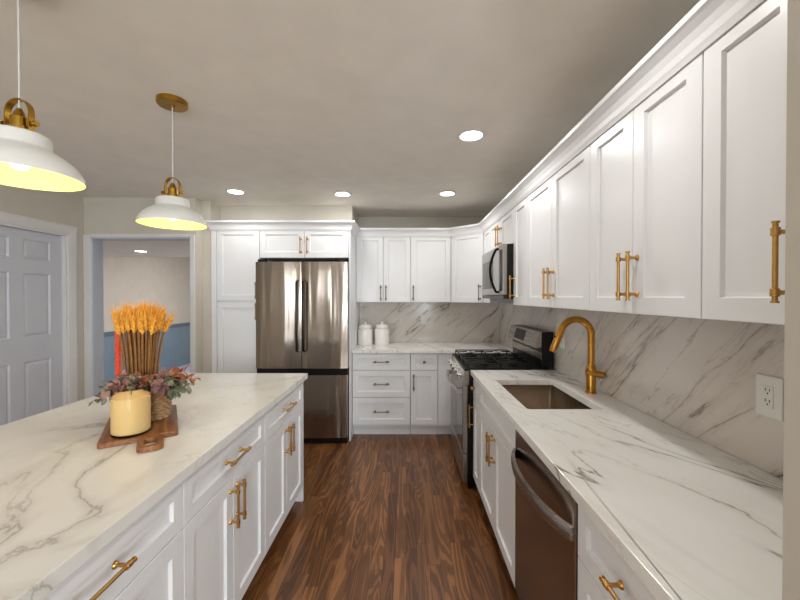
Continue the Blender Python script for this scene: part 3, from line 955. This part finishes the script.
# ------------------------------------------------------------------ pendants
def pendant(x, y, label):
    rz = 1.826
    t = thing('pendant_light', label, 'pendant lamp', (x, y, rz), 0, 'white pendant lamps over the island')
    obj('ceiling_canopy', lathe(B(), [(0, CEIL - rz), (.068, CEIL - rz), (.068, CEIL - rz - .022), (.064, CEIL - rz - .026), (.012, CEIL - rz - .028), (.012, CEIL - rz - .034), (0, CEIL - rz - .034)], 36, cap=False), M['oldgold'], t, smooth='auto')
    obj('cord', tube(B(), [(0, 0, .20), (0, 0, CEIL - rz - .03)], .0026, 8), M['cord'], t)
    out = [(.150, 0), (.1505, .004), (.147, .018), (.139, .034), (.125, .052), (.106, .068), (.088, .079), (.076, .086), (.073, .092), (.0725, .118), (.069, .126), (.060, .131), (.024, .134)]
    inn = [(.024, .131), (.058, .128), (.066, .122), (.069, .115), (.0695, .092), (.073, .084), (.086, .075), (.104, .064), (.122, .049), (.136, .032), (.1445, .016), (.148, .004), (.150, 0)]
    sh_ = obj('shade', lathe(B(), out + [(.024, .131)] + [(r_ - .0008, z_ + .0012) for r_, z_ in inn[1:-1]], 48, cap=False), M['shade'], t, smooth='auto')
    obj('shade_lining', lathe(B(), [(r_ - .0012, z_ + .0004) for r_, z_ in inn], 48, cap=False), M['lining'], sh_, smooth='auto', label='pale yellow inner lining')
    s_ = obj('socket_cap', lathe(B(), [(0, .133), (.034, .133), (.034, .139), (.026, .141), (.026, .150), (.021, .152), (.021, .178), (.015, .182), (.011, .196), (.006, .205), (0, .206)], 24, cap=False), M['oldgold'], t, smooth='auto')
    b = B(); rg = []
    A = [(-.036, .136), (-.036, .175)] + [(-.036 * cos(pi * i / 12), .192 + .04 * sin(pi * i / 12)) for i in range(13)] + [(.036, .175), (.036, .136)]
    for (ax, az) in A:
        k = .0018
        nx = ax / .036 if abs(ax) > 1e-4 else 0
        nv = Vector((ax, 0, max(0, az - .192))).normalized()
        rg.append([b.verts.new((ax + nv.x * s * k, yy, az + nv.z * s * k)) for s, yy in ((-1, -.009), (1, -.009), (1, .009), (-1, .009))])
    for a, c3 in zip(rg, rg[1:]):
        for i in range(4):
            j = (i + 1) % 4; b.faces.new((a[i], a[j], c3[j], c3[i]))
    b.faces.new(rg[0]); b.faces.new(rg[-1])
    ar = obj('bracket', b, M['oldgold'], t, smooth='auto')
    for sg in (-1, 1):
        obj('thumb_screw', tube(B(), [(sg * .030, 0, .160), (sg * .044, 0, .160), (sg * .046, 0, .160), (sg * .054, 0, .160)], [.004, .004, .009, .008], 12), M['oldgold'], ar, smooth='auto')
    obj('bulb', lathe(B(), [(0, .022), (.014, .026), (.026, .040), (.029, .056), (.024, .074), (.016, .088), (.014, .120), (0, .120)], 24, cap=False), M['bulb'], t, smooth=True)
    l = bpy.data.lights.new('lamp', 'POINT'); l.energy = PEND; l.color = (1, .98, .95); l.shadow_soft_size = .03
    lo = bpy.data.objects.new('lamp', l); C.objects.link(lo); lo.parent = t; lo.location = (0, 0, .012)
    return t


pendant(-1.16, 1.10, 'white dome pendant lamp nearest the camera, at the left edge')
pendant(-1.16, 1.82, 'white dome pendant lamp hanging in front of the doorway')

# ------------------------------------------------------------------ island decoration
# cutting board: origin at the centre of its front edge, local -y towards the handle
ba = math.atan2(.137, .21)
BO = Vector((-1.01, 1.378))
t = thing('cutting_board', 'brown wooden cutting board with looped handle on the island', 'cutting board', (BO.x, BO.y, CT), ba)
bt = .02; bw = .126
def rpoly(a, b_, c, d, r_, k=4):
    P = []
    for (cx, cy, s) in ((b_ - r_, d - r_, 0), (a + r_, d - r_, 1), (a + r_, c + r_, 2), (b_ - r_, c + r_, 3)):
        for i in range(k + 1):
            th = (s + i / k) * pi / 2; P.append((cx + r_ * cos(th), cy + r_ * sin(th)))
    return P
obj('board', prism(B(), rpoly(-bw, bw, 0, .43, .014), .0005, bt), M['wood'], t, bevel=.003)
b = B(); k = 6
outp = rpoly(-.004, .078, -.125, .004, .024, k); inp = rpoly(.017, .057, -.102, -.03, .014, k)
V = {}
for nm, P in (('o', outp), ('i', inp)):
    for z in (.0008, bt - .0005): V[nm, z] = [b.verts.new((x, y, z)) for x, y in P]
za, zb = .0008, bt - .0005
for i in range(len(outp)):
    j = (i + 1) % len(outp)
    b.faces.new((V['o', zb][i], V['o', zb][j], V['i', zb][j], V['i', zb][i])); b.faces.new((V['o', za][i], V['o', za][j], V['i', za][j], V['i', za][i]))
    b.faces.new((V['o', za][i], V['o', za][j], V['o', zb][j], V['o', zb][i])); b.faces.new((V['i', za][i], V['i', za][j], V['i', zb][j], V['i', zb][i]))
obj('handle', b, M['wood'], t, bevel=.002)
BZ = CT + bt

# jar candle
t = thing('jar_candle', 'cream jar candle in clear glass on the cutting board', 'candle', (-1.076, 1.425, BZ))
obj('glass_jar', lathe(B(), [(0, 0), (.060, 0), (.063, .002), (.0638, .006), (.0638, .174), (.0628, .176), (.0618, .174), (.0618, .008), (.058, .0045), (0, .004)], 44, cap=False), M['glass'], t, smooth='auto')
wx_ = obj('wax', lathe(B(), [(0, .006), (.057, .0065), (.0622, .012), (.0622, .142), (.058, .1435), (0, .143)], 44, cap=False), M['wax'], t, smooth='auto')
obj('wick', tube(B(), [(0, 0, .142), (.001, 0, .150), (.003, 0, .157)], .0014, 6), M['wick'], wx_)

# woven basket
bkx, bky = -1.105, 1.60
b = B(); nr = 10
for r_i in range(nr):
    z = .008 + r_i * .0125; rr_ = .050 + .006 * sin(pi * r_i / (nr - 1))
    pth = []
    for i in range(60):
        th = 2 * pi * i / 60
        rr2 = rr_ + .0034 * cos(12 * th + pi * (r_i % 2))
        pth.append((rr2 * cos(th), rr2 * sin(th), z + .001 * sin(12 * th)))
    tube(b, pth, .0066, 6, closed=True)
lathe(b, [(0, .001), (.048, .001), (.051, .06), (.047, .118), (.043, .118), (.045, .06), (.042, .012), (0, .012)], 30, cap=False)
o = obj('woven_basket', b, M['jute'], None, (bkx, bky, BZ), smooth='auto')
tag(o, 'small round woven basket behind the jar candle on the board', 'basket')

# leafy arrangement rising out of the basket
t = thing('leaf_arrangement', 'bushy plum and grey-green leaf arrangement spilling from the woven basket', 'plant', (bkx, bky, BZ + .10))
def leaf(bm, base, d, up, ln, wd):
    d = d.normalized(); s = d.cross(up)
    if s.length < 1e-3: s = d.orthogonal()
    s.normalize(); nrm = s.cross(d).normalized()
    prev = None; mid = []
    for u, wv_ in ((0, .1), (.22, .75), (.5, 1.0), (.78, .7), (1.0, .05)):
        c0 = base + d * ln * u - nrm * (ln * .22 * u * u)
        row = [bm.verts.new(c0 - s * wd * wv_ * .5 + nrm * wd * .16 * wv_), bm.verts.new(c0), bm.verts.new(c0 + s * wd * wv_ * .5 + nrm * wd * .16 * wv_)]
        if prev:
            for i in range(2): bm.faces.new((prev[i], prev[i + 1], row[i + 1], row[i]))
        prev = row
def sprig(tip, mat, nleaf=16, ln=.05, wd=.032, start=Vector((0, 0, 0))):
    b = B(); tip = Vector(tip); ctrl = start.lerp(tip, .5) + Vector((0, 0, .035))
    path = []
    for i in range(9):
        u = i / 8; path.append(start * (1 - u) ** 2 + ctrl * 2 * u * (1 - u) + tip * u * u)
    tube(b, path, [.0022 - .0014 * i / 8 for i in range(9)], 5)
    for i in range(nleaf):
        u = .30 + .70 * i / (nleaf - 1); p = start * (1 - u) ** 2 + ctrl * 2 * u * (1 - u) + tip * u * u
        tg = ((ctrl - start) * (1 - u) + (tip - ctrl) * u).normalized()
        a = i * 2.4 + random.random(); o1 = tg.orthogonal().normalized(); o2 = tg.cross(o1)
        dd_ = tg * .55 + (o1 * cos(a) + o2 * sin(a)) * .9
        k = ln * random.uniform(.75, 1.15) * (1.1 - .35 * u)
        leaf(b, p, dd_, Vector((0, 0, 1)) + Vector((random.uniform(-.4, .4), random.uniform(-.4, .4), 0)), k, wd * k / ln)
    obj('sprig', b, mat, t, smooth=True, label={'leaf_plum': 'plum sprig', 'leaf_green': 'grey-green sprig', 'leaf_rust': 'rust sprig'}[[q for q in M if M[q] is mat][0]])
tips = []
for i in range(34):
    th = 2 * pi * i / 34 + random.uniform(-.1, .1); rr_ = random.uniform(.07, .165)
    tips.append((rr_ * 1.05 * cos(th) - .025, rr_ * .75 * sin(th) - .02, random.uniform(.01, .085)))
mats = [M['leaf_plum'], M['leaf_green'], M['leaf_green'], M['leaf_rust'], M['leaf_plum'], M['leaf_green']]
for i, tp in enumerate(tips): sprig(tp, mats[i % 6], start=Vector((random.uniform(-.02, .02), random.uniform(-.02, .02), 0)))
sprig((.165, .02, .07), M['leaf_rust'], 16); sprig((.16, -.01, .04), M['leaf_green'], 14); sprig((.12, .02, .10), M['leaf_rust'], 14)
sprig((-.19, -.05, .03), M['leaf_green'], 16); sprig((-.21, -.06, -.005), M['leaf_green'], 14); sprig((-.15, -.05, .06), M['leaf_plum'], 14)
sprig((-.12, -.07, .05), M['leaf_plum'], 14); sprig((-.07, -.06, .07), M['leaf_plum'], 14)

# wheat sheaf
wcx, wcy = -1.235, 1.70
t = thing('wheat_sheaf', 'standing golden wheat sheaf at the back of the cutting board', 'dried wheat', (wcx, wcy, BZ))
def ear_bm(top, d, ln):
    bm = B(); d = d.normalized(); o1 = d.orthogonal().normalized(); o2 = d.cross(o1)
    tube(bm, [top, top + d * ln * .15, top + d * ln * .55, top + d * ln], [.003, .0065, .006, .001], 6)
    for i in range(14):
        u = .08 + .8 * i / 13; a = i * 2.5
        p = top + d * ln * u + (o1 * cos(a) + o2 * sin(a)) * .004
        q_ = p + d * ln * .16 + (o1 * cos(a) + o2 * sin(a)) * .006
        tube(bm, [p, p.lerp(q_, .5), q_], [.002, .0042, .0008], 5)
        tube(bm, [q_, q_ + d * .03 + (o1 * cos(a) + o2 * sin(a)) * .008], [.0006, .0002], 3)
    return bm
NW = 98
for i in range(NW):
    r0 = math.sqrt((i + .5) / NW); th = i * 2.39996
    bp = Vector((r0 * .062 * cos(th), r0 * .050 * sin(th), .001))
    md_ = Vector((r0 * .068 * cos(th), r0 * .058 * sin(th), .27))
    tp = Vector((r0 * .092 * cos(th) + random.uniform(-.006, .006), r0 * .085 * sin(th), random.uniform(.385, .415) - .03 * r0 ** 2))
    path = []
    for k in range(6):
        u = k / 5; path.append(bp * (1 - u) ** 2 + md_ * 2 * u * (1 - u) + tp * u * u)
    st = obj('stalk', tube(B(), path, .0025, 5), M['stem'], t)
    dv = (path[-1] - path[-2]) + Vector((random.uniform(-.008, .008), random.uniform(-.008, .008), 0))
    obj('ear', ear_bm(path[-1], dv, random.uniform(.075, .095)), M['ear'], st, label='golden ear')

# red twisted taper candle
b = B(); N_ = 150; rgs = []
HT = .405
for i in range(N_ + 1):
    z = HT * i / N_; tw = z * 2 * pi / .038
    ring = []
    for q_ in range(24):
        a = 2 * pi * q_ / 24; rr_ = .0112 + .0024 * cos(3 * a - 3 * tw)
        if z > HT - .02: rr_ *= max(.25, (HT - z) / .02)
        ring.append(b.verts.new((rr_ * cos(a), rr_ * sin(a), z)))
    rgs.append(ring)
for a, c3 in zip(rgs, rgs[1:]):
    for q_ in range(24): b.faces.new((a[q_], a[(q_ + 1) % 24], c3[(q_ + 1) % 24], c3[q_]))
b.faces.new(rgs[0]); b.faces.new(rgs[-1])
o = obj('taper_candle', b, M['redwax'], None, (-1.384, 1.752, CT), smooth=True)
tag(o, 'tall orange-red twisted taper candle standing left of the wheat sheaf', 'candle')
